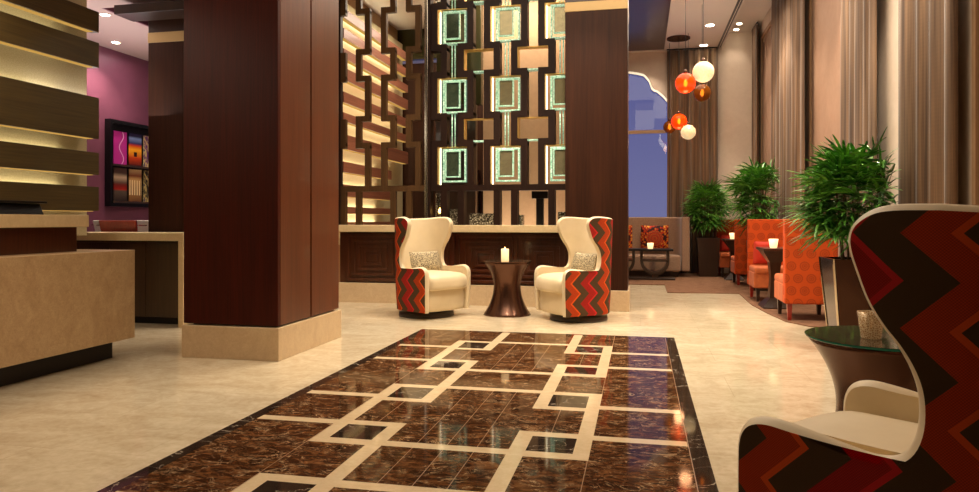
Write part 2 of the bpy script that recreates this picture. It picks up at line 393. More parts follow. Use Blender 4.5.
struct('trim_1', B(1.60,1.64,-4.2,15.9,4.83,5.15).box(1.66,1.69,-4.2,15.9,4.86,5.15), 'black_metal', 'black linear slot diffuser in the ceiling edge', 'trim')
struct('ceiling_3', B(-7.3,-6.0,6.9,13.1,3.56,3.6), 'ceilpink', 'lowered rosy ceiling beside the plum wall', 'ceiling')
struct('ceiling_4', B(-7.3,-3.78,-4.2,6.9,3.56,3.6), 'ceilpink', 'lowered ceiling over the reception side', 'ceiling')
struct('trim_2', B(-6.0,-5.97,6.9,13.1,3.56,4.83), 'purple', 'plum fascia above the lowered ceiling', 'trim')
# back wall: window wall of the lounge, with an arched opening
bw = MB(); YB = 15.8
arch = [(-1.5,1.0),(-1.5,3.35),(-1.38,3.62),(-1.2,3.78),(-1.06,3.96),(-1.02,4.0),(-.98,4.02),(-.93,4.18),(-.82,4.33),(-.66,4.42),(-.44,4.45),(-.22,4.42),(-.06,4.39),(.08,4.35),(.19,4.22),(.25,4.05),(.30,4.0),(.37,3.98),(.50,3.86),(.61,3.72),(.69,3.58),(.74,3.42),(.76,3.2),(.76,1.0)]
# wall faces around the arch
for (x, z), (x2, z2) in zip(arch[1:-2], arch[2:-1]):
    bw.loft([[(x,YB,z),(x2,YB,z2),(x2,YB,5.2),(x,YB,5.2)], [(x,YB+.2,z),(x2,YB+.2,z2),(x2,YB+.2,5.2),(x,YB+.2,5.2)]])
bw.box(-4.2,-1.5,YB,YB+.2,0,5.2).box(.76,2.8,YB,YB+.2,0,5.2).box(-1.5,.76,YB,YB+.2,0,1.0)
struct('wall_back', bw, 'wall', 'cream plaster wall with the tall arched window')
w5 = thing('window_1', 'tall arched window with a scalloped head onto the blue dusk', 'window'); w5['kind'] = 'structure'
fr = MB(); 
def ring(k, y): 
    return [((x+.39)*k-.39, y, (z-1.0)*(k if z > 1 else 1)+1.0) for x, z in arch]
n = len(arch); a0, a1 = ring(1.0, YB-.03), ring(.985, YB-.03); b0, b1 = ring(1.0, YB+.05), ring(.985, YB+.05)
for i in range(n-1):
    fr.loft([[a0[i], a0[i+1], a1[i+1], a1[i]], [b0[i], b0[i+1], b1[i+1], b1[i]]])
fr.build('window_frame', 'steel', w5)
MB().box(-1.45,.70,YB+.0,YB+.06,3.05,3.12).build('transom', 'walltan', w5)
MB().box(-.42,-.38,YB+.0,YB+.04,1.0,3.05).build('mullion', 'walltan', w5)
MB().quad([(x, YB+.08, z) for x, z in arch]).build('window_pane', 'pane', w5)
# right wall with three tall windows
XR = 2.4
rw = MB(); wins = [(-.5,5.84),(9.0,11.0),(13.8,15.2)]
prev = -4.2
for a, b in wins:
    rw.box(XR,XR+.2,prev,a,0,5.2); rw.box(XR,XR+.2,a,b,0,.3); rw.box(XR,XR+.2,a,b,4.9,5.2); prev = b
rw.box(XR,XR+.2,prev,16.0,0,5.2)
struct('wall_right', rw, 'wall', 'cream wall of tall curtained windows')
for k, (a, b) in enumerate(wins):
    w = thing('window_%d' % (k+2), ['wide window behind the cream swivel chair', 'window between the second and third curtain', 'narrow window by the lounge corner'][k], 'window'); w['kind'] = 'structure'
    f = MB().box(XR,XR+.08,a,b,4.82,4.9).box(XR,XR+.08,a,b,.3,.36).box(XR,XR+.08,a,a+.06,.36,4.82).box(XR,XR+.08,b-.06,b,.36,4.82)
    f.build('window_frame', 'walltan', w)
    MB().box(XR+.13,XR+.14,a,b,.3,4.9).build('window_pane', 'sheerglass', w)
    MB().box(XR+.03,XR+.035,a+.06,b-.06,.36,4.82).build('sheer_blind', 'blind', w)
    for zz in (1.6,3.2): MB().box(XR+.036,XR+.05,a+.06,b-.06,zz,zz+.05).build('glazing_bar', 'walltan', w)
nb = MB().box(XR+1.5,XR+1.7,-3,16.5,0,6)
struct('wall_outside', nb, 'walltan', 'tan masonry wall across the lane outside the windows')

# ------------------------------------------------------------------ curtains
def curtain(p0, p1, z0, z1, folds, amp, label, gather=0, name='curtain'):
    t = thing(name, label, 'curtain', (p0[0], p0[1], z0), 0, 'tall taupe curtains')
    p0v, p1v = Vector((0,0)), Vector((p1[0]-p0[0], p1[1]-p0[1])); d = p1v.normalized(); nn = Vector((-d.y, d.x))
    N = folds*10; rows = []; rnd = random.Random(int(p0[1]*100)+folds)
    ph = [rnd.uniform(-.8,.8) for _ in range(folds+2)]
    H = z1-z0
    for k in range(9):
        f = k/8; row = []
        pinch = 1 - gather*f
        for i in range(N+1):
            u = i/N; a = amp*(1-.35*f)*(1+.35*ph[int(u*folds)])
            q = p1v*((u-.5)*pinch+.5) + nn*a*math.sin(u*folds*2*PI + ph[min(int(u*folds), folds)]*.5) + d*(.018*math.sin(u*31+f*2))
            row.append((q.x, q.y, H*f))
        rows.append(row)
    m = MB(); m.loft(rows, False, False, closed=False)
    o = m.build('fabric', 'curtain', t, smooth=True)
    s = o.modifiers.new('s', 'SOLIDIFY'); s.thickness = .008
    rod = MB().tube((0,0,H+.02), (p1v.x,p1v.y,H+.02), .015); rod.build('curtain_track', 'black_metal', t, smooth=True)
    return t
curtain((.56,15.62), (1.60,15.62), .02, 4.80, 6, .06, 'taupe curtain on the back wall beside the arched blue window')
curtain((2.30,15.60), (2.30,14.95), .02, 5.1, 4, .05, 'slim taupe curtain in the corner of the lounge')
curtain((2.30,13.4), (2.30,10.75), .02, 5.1, 8, .05, 'long taupe curtain behind the potted palm between the orange booths', .05)
curtain((2.30,8.95), (2.30,7.62), .02, 5.1, 5, .05, 'taupe curtain directly behind the tall palm in the bronze planter', .05)
curtain((2.30,7.10), (2.30,5.85), .02, 5.1, 4, .05, 'broad taupe curtain rising behind the nearby cream swivel chair', .03)

# ------------------------------------------------------------------ mahogany pillar
t = thing('wood_column', 'massive glossy mahogany column on a beige stone plinth', 'column', (-3.32,5.7,0))
def wb(x0,x1,y0,y1,z0,z1): return MB().box(x0+3.32,x1+3.32,y0-5.7,y1-5.7,z0,z1)
wb(-3.76,-2.87,5.22,6.45,0,.27).build('plinth', 'plinth', t, bevel=.004)
wb(-3.70,-2.92,5.30,6.38,.27,4.83).build('core', 'black_metal', t)
wb(-3.75,-2.885,5.235,5.275,.285,4.83).build('front_panel', 'redwood', t, bevel=.004)
wb(-2.93,-2.885,5.28,5.815,.285,4.83).build('side_panel', 'redwood_lit', t, bevel=.004)
wb(-2.93,-2.885,5.84,6.42,.285,4.83).build('side_panel', 'redwood_lit', t, bevel=.004)
wb(-3.75,-3.71,5.28,6.42,.285,4.83).build('side_panel', 'redwood_lit', t, bevel=.004)

def column(x0, x1, y0, y1, zb0, zb1, label, back):
    cx, cy = (x0+x1)/2, (y0+y1)/2
    t = thing('wood_column', label, 'column', (cx,cy,0))
    g = lambda a,b,c,d,e,f: MB().box(a-cx,b-cx,c-cy,d-cy,e,f)
    g(x0-.02,x1+.02,y0-.03,y1,0,.26).build('plinth', 'plinth', t, bevel=.004)
    g(x0,x1,y0,y1,.26,zb0).build('shaft', 'colwood', t, bevel=.004)
    g(x0-.004,x1+.004,y0-.006,y1,zb0,zb1).build('gilt_band', 'tanband', t, bevel=.003)
    g(x0,x1,y0,y1,zb1,4.83).build('top_panel', 'darkwood', t, bevel=.004)
    return t
column(-.94,-.155,9.0,9.75,3.81,3.93, 'dark walnut column with a gilt band beside the lattice screen', 1)
column(-5.78,-4.4,7.4,8.0,3.277,3.397, 'dark walnut column with gilt band beyond the brochure rack', 1)
tag(MB().box(-5.58,-3.8,6.6,6.9,3.38,3.48).build('ceiling_beam', 'darkwood', bevel=.004), 'dark wood header beam running to the mahogany column', 'beam')

# ------------------------------------------------------------------ slatted lit wall panels
def slat_wall(name, label, xf, ya, yb, slats, mat, gx=.2, inset=-.06, ends=None):
    cx, cy = xf-gx, (ya+yb)/2
    t = thing(name, label, 'wall panel', (cx, cy, 0))
    zb, zt = min(s[0] for s in slats)-.25, max(s[1] for s in slats)+.25
    MB().box(-.06,0,ya-cy,yb-inset-cy,zb,zt).build('backing', 'creamback', t)
    for k, (a, b) in enumerate(slats):
        e = ends[k] if ends else yb
        MB().box(gx-.09,gx,ya-cy,e-cy,a,b).build('slat', mat, t, bevel=.003)
        MB().box(.03,.06,ya-cy,e-.32-cy,b-.035,b-.01).build('glowing_strip', 'strip' if not ends else 'strip2', t)
        MB().box(gx-.085,gx-.02,ya-cy,e-.06-cy,a-.006,a-.001).build('painted_edge_glow', 'edge_glow' , t)  # lit lower edge of the slat, painted as a glowing sliver
    return t
slat_wall('slatted_wall_panel', 'back panel of dark wood slats over lit cream behind the reception desk', -5.4, .5, 6.18,
          [(1.242,1.487),(1.609,1.834),(1.977,2.395),(2.701,2.956),(3.06,3.27)], 'slat')
struct('wall_reception', B(-5.75,-5.68,-4.2,6.05,0,4.83), 'creamback', 'cream wall behind the reception slats')
bar_sl = [(1.02,1.12),(1.25,1.35),(1.5,1.68),(1.86,2.02),(2.21,2.43),(2.62,2.75),(2.9,3.06),(3.24,3.42),(3.56,3.70),(3.86,4.0),(4.16,4.3)]
slat_wall('slatted_wall_panel', 'rosy wood slat panel with glowing gaps seen through the lattice screen', -4.3, 9.75, 12.9, bar_sl, 'slat2',
          ends=[11.8,11.8,11.8,11.8,12.7,12.7,12.7,12.7,12.7,12.7,12.7])
struct('wall_bar_left', B(-4.75,-4.6,9.7,13.2,0,4.83), 'walltan', 'tan side wall of the bar room')
struct('wall_bar_back', MB().box(-4.6,-.9,13.1,13.2,0,4.2), 'colwood', 'dark brown back wall of the bar room')
struct('trim_3', B(-4.6,-.9,12.95,13.1,4.25,4.83), 'olive', 'dark olive bulkhead of the bar room', 'trim')
struct('wall_bar_right', B(-.9,-.8,9.75,13.2,0,4.83), 'walltan', 'side wall of the bar room')
struct('wall_niche', MB().box(-2.35,-.95,10.5,10.6,0,4.83), 'walltan', 'tan wall panel behind the lattice screen')
tag(B(-3.5,-3.0,12.8,13.08,.0,2.1).build('bar_door', 'darkwood'), 'tall dark door at the back of the bar room', 'door')
tag(MB().box(-3.05,-2.35,10.35,10.5,2.9,4.5).build('mirror_panel', 'olive', bevel=.01), 'dark olive mirror panel hanging behind the lattice screen', 'mirror')
tag(B(-3.02,-2.40,10.2,10.34,0,2.88).build('stone_pier', 'darkwood', bevel=.01), 'dark narrow pier standing behind the lattice screen', 'pier')

# ------------------------------------------------------------------ bar wall, ledge, lattice
bwm = MB().box(-4.15,-.94,9.28,9.55,.27,.985)
wl = struct('wall_bar', bwm, 'barwood', 'dark walnut bar front with concentric square panels')
xp = -4.04
pk = 0
while xp < -1.0:
    w_, zc0, zc1 = .77, .30, .95
    m = MB()
    for i in range(4):
        q = i*.085; a, b, c, d = xp+q, xp+w_-q, zc0+q*.85, zc1-q*.85; e = .03-i*.006 if i % 2 == 0 else .018
        y1 = 9.28; y0 = 9.28-e
        m.box(a,b,y0,y1,c,c+.035).box(a,b,y0,y1,d-.035,d).box(a,a+.035,y0,y1,c+.035,d-.035).box(b-.035,b,y0,y1,c+.035,d-.035)
    q = 4*.085; m.box(xp+q-.02, xp+w_-q+.02, 9.262, 9.28, zc0+q*.85-.01, zc1-q*.85+.01)
    o = m.build('trim_%d' % (4+pk), 'barwood', bevel=.003); o['kind'] = 'structure'; pk += 1
    xp += .80
struct('baseboard_bar', B(-4.15,-.96,9.2,9.55,0,.27), 'plinth', 'beige stone baseboard of the bar front', 'baseboard')
tag(MB().box(-4.15,-.94,9.12,9.6,.985,1.08).build('bar_ledge', 'limetop', bevel=.006), 'long honed stone ledge carrying the lattice screens', 'ledge')

S = .0137   # metres per pixel of the lattice drawing plane, for the regular repeat
PX = .738   # spacing of one repeat (cell column + link column)
YS = 9.25
def lattice(cells, x_lo, x_hi, w, dep, mat, zmax=4.75, parent=None):
    """zigzag bars; cells = centres of the wide openings. Each opening: wide .40, narrow .14"""
    m = MB()
    rows = []            # (z0, z1, wide?) alternate: wide = opening at the cell columns
    zc = 1.627; H_, G = .565, .375
    z = zc
    segs = []
    zz = zc
    while zz < zmax:
        segs.append((zz, min(zz+H_, zmax), True)); zz += H_
        if zz >= zmax: break
        segs.append((zz, min(zz+G, zmax), False)); zz += G
    for cx in cells:
        for sgn in (-1, 1):
            # bar centre offsets when the cell opening is wide / narrow
            ow, on = .21+w/2, .075+w/2
            prevx = None
            for (a, b, wide) in segs:
                off = sgn*(ow if wide else on); x = cx+off
                x0, x1 = x-w/2, x+w/2
                if x1 < x_lo or x0 > x_hi: prevx = x; continue
                m.box(max(x0,x_lo), min(x1,x_hi), YS, YS+dep, a, b)
                if prevx is not None and abs(prevx-x) > .01:
                    j0, j1 = min(prevx, x)-w/2, max(prevx, x)+w/2
                    m.box(max(j0,x_lo), min(j1,x_hi), YS-.001, YS+dep-.001, a-w/2, a+w/2)
                prevx = x
            x = cx+sgn*on
            if x_lo < x < x_hi: m.box(x-w/2, x+w/2, YS, YS+dep, 1.081, zc-.04)
    m.box(x_lo, x_hi, YS-.002, YS+dep-.002, zc-.08, zc)
    return m.build('lattice', mat, parent)
cx0 = -1.765
cellsL = [cx0-3*PX, cx0-2*PX]; cellsR = [cx0-PX, cx0, cx0+PX]
t1 = thing('lattice_screen', 'plain wood fretwork lattice screen in front of the rosy slat wall', 'screen', (0,0,0))
lattice(cellsL+[cx0-PX], -4.13, -2.90, .078, .07, 'fretlight', parent=t1)
MB().box(-4.16,-4.13,YS,YS+.08,1.081,4.78).build('side_rail', 'fret', t1)
t2 = thing('lattice_screen', 'deep wood fretwork lattice screen framing green glass rectangles', 'screen', (0,0,0))
lattice(cellsR+[cx0-2*PX], -2.80, -.945, .088, .15, 'fret', parent=t2)
MB().box(-2.90,-2.85,YS,YS+.15,1.081,4.78).build('mirror_post', 'steel', t2, bevel=.006)
MB().box(-2.845,-2.81,YS,YS+.15,1.081,4.78).build('side_rail', 'fret', t2)
k = 0
names_c = ['beside the steel post', 'in the middle row', 'beside the walnut column']; names_r = ['lowest', 'second lowest', 'second highest', 'topmost']
for ci, cx in enumerate(cellsR):
    for ri in range(4):
        za = 1.627+ri*.94; zb = min(za+.565, 4.72)
        if zb-za < .3: continue
        x0 = cx-.205
        g = thing('glass_frame', 'green glass frame with painted-in edge glow, %s of the column %s' % (names_r[ri], ['beside the steel post','hanging mid screen','next to the walnut column'][ci]), 'glass ornament', (cx+.01, YS+.03, za), 0, 'green glass frames of the lattice screen')
        h_ = zb-za
        def rim(m, a, b, c, d, w_, y0, y1):
            m.box(a,b,y0,y1,c,c+w_).box(a,b,y0,y1,d-w_,d).box(a,a+w_,y0,y1,c+w_,d-w_).box(b-w_,b,y0,y1,c+w_,d-w_)
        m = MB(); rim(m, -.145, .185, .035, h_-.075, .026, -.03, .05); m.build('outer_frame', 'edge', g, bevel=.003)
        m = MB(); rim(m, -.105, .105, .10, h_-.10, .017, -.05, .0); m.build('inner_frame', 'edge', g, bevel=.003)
        MB().box(-.10,.10,-.035,-.025,.11,h_-.11).build('plate', 'plate_dark' if (ci == 0 or ri == 3) else 'plate_tan', g)
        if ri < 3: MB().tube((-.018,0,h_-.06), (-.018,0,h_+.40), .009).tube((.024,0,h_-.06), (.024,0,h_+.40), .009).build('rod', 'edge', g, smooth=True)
        MB().box(-.215,-.20,.08,.1,.01,h_-.01).build('glowing_strip', 'reflect_strip', g)  # made-up emissive strip painting the white reflection left of the frame
for k_, cx in enumerate([c_+PX*h_ for c_ in cellsR for h_ in (0, -.5)]):
    link = k_ % 2 == 1
    for ri in range(4):
        za = 1.627+ri*.94+(.565+.045 if link else .0); zb = min(za+(.285 if link else .52), 4.74)
        if zb-za < .1: continue
        hw = (PX/2-.075-.088) if link else .21
        if cx-hw < -2.85: continue
        m = MB().box(cx-hw, cx-hw+.008, YS+.01, YS+.145, za+.01, zb)
        m.build('reveal_liner', 'brass', t2)
        if cx+hw < -.95 or True: MB().box(cx-hw+.008, min(cx+hw-.004, -.95), YS+.01, YS+.145, zb-.008, zb).build('reveal_liner', 'brass', t2)
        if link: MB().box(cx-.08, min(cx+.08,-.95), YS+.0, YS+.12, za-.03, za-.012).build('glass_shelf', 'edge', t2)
# things standing on the ledge behind the lattice
def crystal_box(x0, x1, y0, y1, z1, label):
    tag(MB().box(x0,x1,y0,y1,1.081,z1).build('crystal_block', 'crystal', bevel=.006), label, 'ornament', 'crushed crystal blocks behind the lattice')
crystal_box(-2.62,-2.46,9.42,9.56,1.30, 'narrow crushed-crystal block beside the lit candle glass')
crystal_box(-2.30,-1.95,9.42,9.58,1.24, 'long low crushed-crystal block in the middle of the ledge')
crystal_box(-1.68,-1.56,9.42,9.58,1.22, 'small crushed-crystal block near the tee-shaped ornament')
crystal_box(-1.08,-.96,9.42,9.58,1.26, 'crushed-crystal block against the walnut column')
t = thing('crystal_candle_glass', 'tall speckled crystal candle glass on the ledge by the steel post', 'candle holder', (-2.72,9.49,1.081))
MB().lathe([(.075,0),(.085,.1),(.085,.42),(.08,.44)],24).build('glass', 'crystal', t, smooth=True)
MB().lathe([(.0,0),(.02,.01),(.022,.05),(.0,.08)],12,(0.0,-.085,.16)).build('flame', 'flame', t, smooth=True)
t = thing('tee_ornament', 'dark tee-shaped stand on the ledge behind the lattice', 'ornament', (-1.33,9.49,1.081))
MB().box(-.05,.05,-.04,.04,0,.36).build('stem', 'black_metal', t, bevel=.004)
MB().box(-.11,.11,-.05,.05,.36,.46).build('cap', 'black_metal', t, bevel=.004)

# ------------------------------------------------------------------ reception desk
t = thing('reception_desk', 'beige limestone reception desk with a dark wood riser and stone counter', 'desk', (-4.6,3,0))
d = lambda x0,x1,y0,y1,z0,z1: MB().box(x0+4.6,x1+4.6,y0-3,y1-3,z0,z1)
d(-4.95,-4.15,.6,5.15,.165,.90).build('stone_front', 'limestone', t, bevel=.004)
d(-4.90,-4.31,.7,5.08,0,.165).build('toe_kick', 'black_metal', t)
d(-4.95,-4.40,.6,4.80,.90,1.095).build('wood_riser', 'barwood', t, bevel=.003)
d(-5.05,-4.34,.6,4.86,1.095,1.19).build('counter_top', 'limetop', t, bevel=.004)
t = thing('desk_terminal', 'flat black device lying on the reception counter', 'device', (-4.72,4.42,1.191))
MB().loft([[(-.17,-.22,0),(.17,-.22,0),(.17,.22,0),(-.17,.22,0)],[(-.17,-.22,.06),(.13,-.22,.085),(.13,.22,.085),(-.17,.22,.06)]]).build('body', 'black_metal', t, bevel=.006)
MB().box(-.19,.17,-.25,.25,.087,.105).build('lid', 'black_metal', t, bevel=.004)
# console
t = thing('console_table', 'waterfall stone console table with dark cabinets below', 'table', (-5.6,6.95,0))
d = lambda x0,x1,y0,y1,z0,z1: MB().box(x0+5.6,x1+5.6,y0-6.95,y1-6.95,z0,z1)
d(-6.9,-4.77,6.65,7.25,.925,1.01).build('stone_top', 'limetop', t, bevel=.004)
d(-4.83,-4.77,6.65,7.25,0,.925).build('stone_leg', 'limetop', t, bevel=.003)
d(-6.9,-4.84,6.80,7.2,.08,.92).build('cabinet_body', 'cabwood', t)
for a, b in ((-6.9,-6.25),(-6.24,-5.79),(-5.78,-5.33),(-5.32,-4.85)):
    d(a,b,6.775,6.80,.09,.90).build('cabinet_door', 'cabwood', t, bevel=.003)
d(-6.9,-4.84,6.86,7.2,0,.08).build('toe_kick', 'black_metal', t)
def bar_chair(x, y, label, mat, w=.46):
    t = thing('bar_chair', label, 'chair', (x,y,0), R(180), 'chairs behind the console')
    MB().box(-w/2,w/2,-.22,.22,.72,.78).build('seat', mat, t, bevel=.02)
    MB().loft([[(-w/2,.18,.84),(w/2,.18,.84),(w/2,.22,.84),(-w/2,.22,.84)],[(-w/2-.03,.24,1.145),(w/2+.03,.24,1.145),(w/2+.03,.28,1.145),(-w/2-.03,.28,1.145)]]).build('backrest', mat, t, bevel=.012)
    for a in (-1,1):
        for b_ in (-1,1): MB().tube((a*(w/2-.03),b_*.19,.73),(a*(w/2-.01),b_*.21,0),.016).build('leg', 'steel', t)
        MB().tube((a*(w/2-.03),.2,.7),(a*(w/2+.01),.235,.95),.012).build('backrest_support', 'steel', t)
    MB().tube((-w/2-.12,.20,1.085),(w/2+.12,.20,1.085),.008).build('rail', 'steel', t)
    return t
bar_chair(-6.17,7.62, 'red stained bar chair with slim steel rail behind the stone console', 'redleather', .46)
bar_chair(-6.93,8.42, 'white bar chair just behind the red one', 'white', .52)
bar_chair(-6.33,8.40, 'white bar chair half hidden by the gilt-banded column', 'white', .46)

# brochure rack
t = thing('brochure_rack', 'black wall rack with two rows of brochures on the plum wall', 'rack', (-7.29,8.97,1.34))
MB().box(0,.02,-.52,.52,0,1.22).build('back_board', 'black_metal', t)
for k, (a, b, c, dd) in enumerate(((-.52,.52,0,.05),(-.52,.52,1.17,1.22),(-.52,-.48,.05,1.17),(.48,.52,.05,1.17))):
    MB().box(.02,.09,a,b,c,dd).build('frame_bar', 'black_metal', t)
for z in (.05,.57):
    MB().box(.02,.10,-.48,.48,z,z+.03).build('shelf', 'steel', t)
def brochure_mat(name, base, deco):
    t = NT(name); g = t.coord('Generated'); s = t.n('ShaderNodeSeparateXYZ', inp={'Vector': g}); y, z = s.outputs[1], s.outputs[2]
    if deco == 'squiggle':
        c = t.math('ABSOLUTE', t.math('SUBTRACT', y, t.math('MULTIPLY_ADD', t.math('SINE', t.math('MULTIPLY', z, 9)), .16, .58)))
        col = t.mix(t.math('LESS_THAN', c, .035), lin(*base), lin(226,170,210))
    elif deco == 'sunset':
        col = t.ramp(z, [(0, lin(60,14,14)), (.25, lin(190,60,14)), (.5, lin(244,170,30)), (.62, lin(214,70,20)), (.7, lin(40,40,90)), (.85, lin(120,140,190)), (.92, lin(30,24,60))])
        dd = t.math('ABSOLUTE', t.math('SUBTRACT', y, .5)); mk = t.math('MULTIPLY', t.math('LESS_THAN', dd, .12), t.math('LESS_THAN', t.math('ABSOLUTE', t.math('SUBTRACT', z, .36)), .07))
        col = t.mix(mk, col, lin(40,10,10))
    elif deco == 'pillars':
        st = t.math('GREATER_THAN', t.math('SINE', t.math('MULTIPLY', y, 32)), .2)
        band = t.math('MULTIPLY', t.math('GREATER_THAN', z, .2), t.math('LESS_THAN', z, .66))
        col = t.mix(t.math('MULTIPLY', st, band), t.ramp(z, [(0, lin(110,66,30)), (.7, lin(206,160,96)), (.8, lin(130,60,30)), (1, lin(214,180,130))]), lin(250,226,176))
    elif deco == 'redband':
        col = t.ramp(z, [(0, lin(40,26,20)), (.3, lin(96,80,66)), (.36, lin(170,34,16)), (.5, lin(120,40,30)), (.56, lin(110,84,70)), (.72, lin(206,180,150)), (.85, lin(90,66,56))])
    else:
        col = t.ramp(t.noise(t.map(g, (1,3,3)), 1.6, 3), [(.4, lin(*base)), (.5, lin(214,190,120)), (.62, lin(40,30,90))])
    return t.pbr(col, .35)
bro = [('magenta brochure with a pale squiggle, at the start of the upper row', (170,40,130), 'squiggle'), ('orange sunset brochure with blue crest in the upper row', (0,0,0), 'sunset'), ('violet and gold brochure ending the upper row', (90,30,100), 'mix'),
       ('grey brown brochure with a red band in the lower row', (0,0,0), 'redband'), ('tan brochure with pale columns in the lower row', (0,0,0), 'pillars'), ('dark brochure with white flecks ending the lower row', (30,26,24), 'mix')]
for i, (lb, base, dec) in enumerate(bro):
    r_, c_ = divmod(i, 3); y = 8.57+c_*.305; z = 1.34+(.60 if r_ == 0 else .08)
    o = MB().box(0,.012,0,.255,0,.47).build('brochure', brochure_mat('brochure_print_%d' % i, base, dec), loc=(-7.258, y, z+.001))
    tag(o, lb, 'brochure', 'brochures in the wall rack')

# ------------------------------------------------------------------ wing swivel chair
RO, RI = .37, .308
L1 = RO*PI/2
BND = [(.385,.085),(.385,.30),(.385,.48),(.381,.538),(.365,.572),(.335,.590),(.29,.595),(.21,.586),(.11,.570),(.04,.563),(-.02,.574),(-.056,.606),(-.075,.665),(-.075,.74),(-.058,.80),(-.028,.855),(.010,.905),(.042,.96),(.064,1.02),(.080,1.07),(.084,1.105),(.072,1.136),(.036,1.162),(-.0126,1.172),(-.10,1.172)]
ZB = [.085,.22,.36,.42,.47,.51,.54,.58,.61,.65,.69,.74,.77,.80,.84,.88,.93,.98,1.03,1.07,1.095,1.115,1.13,1.142,1.15]
def crom(pts, m):
    out = []
    for i in range(len(pts)-1):
        p0, p1, p2, p3 = pts[max(i-1,0)], pts[i], pts[i+1], pts[min(i+2,len(pts)-1)]
        for q in range(m):
            t = q/m
            out.append(tuple(.5*((2*b)+(c-a)*t+(2*a-5*b+4*c-d)*t*t+(3*b-a-3*c+d)*t**3) for a,b,c,d in zip(p0,p1,p2,p3)))
    out.append(pts[-1]); return out
_bz = crom([(a, z, zb) for (a, z), zb in zip(BND, ZB)], 4)
BND = [(a, z) for a, z, _ in _bz]; ZB = [q[2] for q in _bz]
def uplan(s, r, z):
    sg = 1 if s >= 0 else -1; s = abs(s)
    lean = .05*max(0, z-.5)
    if s < L1:
        a = s/RO; x, y = r*math.sin(a), r*math.cos(a)
        y += lean*math.cos(a)
    else: x, y = r, -(s-L1)
    taper = 1 - .05*max(0, min(1, (.35-z)/.3)) 
    return (sg*x*taper, y*taper, z)
def make_chair(label):
    t = thing('wingback_chair', label, 'armchair', group='cream wingback swivel chairs')
    NW = 40; O = []; I = []; UV = []
    for k, ((a, zf), zb) in enumerate(zip(BND, ZB)):
        s1 = L1+a; ro = []; ri = []; uv = []
        for j in range(-NW, NW+1):
            w = j/NW; s = s1*w; z = zb + (zf-zb)*abs(w)**1.7
            o_ = uplan(s, RO, z); ro.append(o_); ri.append(uplan(s, RI, z)); uv.append((s, z))
        O.append(ro); I.append(ri); UV.append(uv)
    n = 2*NW+1; K = len(BND)
    m = MB(); m.loft(O, False, False, closed=False); o = m.build('outer_upholstery', 'chevron', t, smooth=True)
    # uv
    uvl = o.data.uv_layers.new(name='uv'); flatuv = [q for r in UV for q in r]
    for p in o.data.polygons:
        for li in p.loop_indices:
            uvl.data[li].uv = flatuv[o.data.loops[li].vertex_index]
    m = MB(); m.loft(I, False, False, closed=False)
    # rim: follows the boundary, rounded
    def rimrow(o_, i_, dirv, bul=.016):
        res = []
        for q in range(5):
            f = q/4; p = Vector(o_).lerp(Vector(i_), f) + dirv*bul*math.sin(PI*f)
            res.append(tuple(p))
        return res
    for side in (0, n-1):
        rows = []
        for k in range(K):
            q0, q1 = BND[max(k-1,0)], BND[min(k+1,K-1)]; da, dz = q1[0]-q0[0], q1[1]-q0[1]
            sg_ = 1 if side else -1
            if BND[k][0] < 0: a_ = (L1+BND[k][0])/RO; fw = Vector((sg_*math.cos(a_), -math.sin(a_), 0))
            else: fw = Vector((0,-1,0))
            rows.append(rimrow(O[k][side], I[k][side], (fw*dz + Vector((0,0,-da))).normalized()))
        m.loft(rows, False, False, closed=False)
    m.loft([rimrow(O[K-1][j], I[K-1][j], Vector((0,0,1))) for j in range(n)], False, False, closed=False)
    m.loft([[O[0][j], I[0][j]] for j in range(n)], False, False, closed=False)
    o = m.build('inner_lining', 'cream_leather', t, smooth=True)
    # seat base and cushion
    def outline(r, yf, n_=15):
        pts = [(r*math.cos(a_), r*math.sin(a_)) for a_ in [PI*q/n_ for q in range(n_+1)]]
        c = .07
        pts += [(-r,-yf+c), (-r+.012,-yf+.03), (-r+c*.7,-yf+.005), (-r*.5,-yf-.02), (0,-yf-.028), (r*.5,-yf-.02), (r-c*.7,-yf+.005), (r-.012,-yf+.03), (r,-yf+c)]
        return pts
    def lo(m, r, yf, spec):
        ol = outline(r, yf)
        m.loft([[(x*s_, y*s_, z) for x, y in ol] for s_, z in spec])
    m = MB(); lo(m, .306, .372, [(.97,.09),(1,.12),(1,.325),(.985,.335)]); m.build('seat_base', 'cream_leather', t, smooth=True)
    m = MB(); lo(m, .303, .43, [(.955,.338),(.99,.35),(1.0,.38),(1.0,.43),(.99,.465),(.95,.495),(.85,.518),(.6,.534),(.3,.541),(.1,.542)]); m.build('seat_cushion', 'cream_leather', t, smooth=True)
    m = MB().lathe([(.33,0),(.335,.01),(.33,.055),(.20,.06),(.2,.09)], 40); m.build('swivel_base', 'darkwood', t, smooth=True)
    return t
def face(fx, fy): return math.atan2(fy, fx)+PI/2     # chair faces local -Y
ch = make_chair('cream wingback swivel chair angled toward the entrance, standing nearest the panelled bar front corner')
ch['label'] = 'cream wingback chair with chevron back between the mahogany column and the small bronze table'
ch.location = (-2.53,8.16,0); ch.rotation_euler = (0,0,face(.86,-.51))
dup(ch, (-.70,8.20,0), face(-.816,-.578), 'cream wingback chair with chevron side standing before the walnut column')
dup(ch, (.80,2.125,0), face(-.79,.61), 'large close-up wingback chair showing dark red chevron shell, beside the glass-topped table')

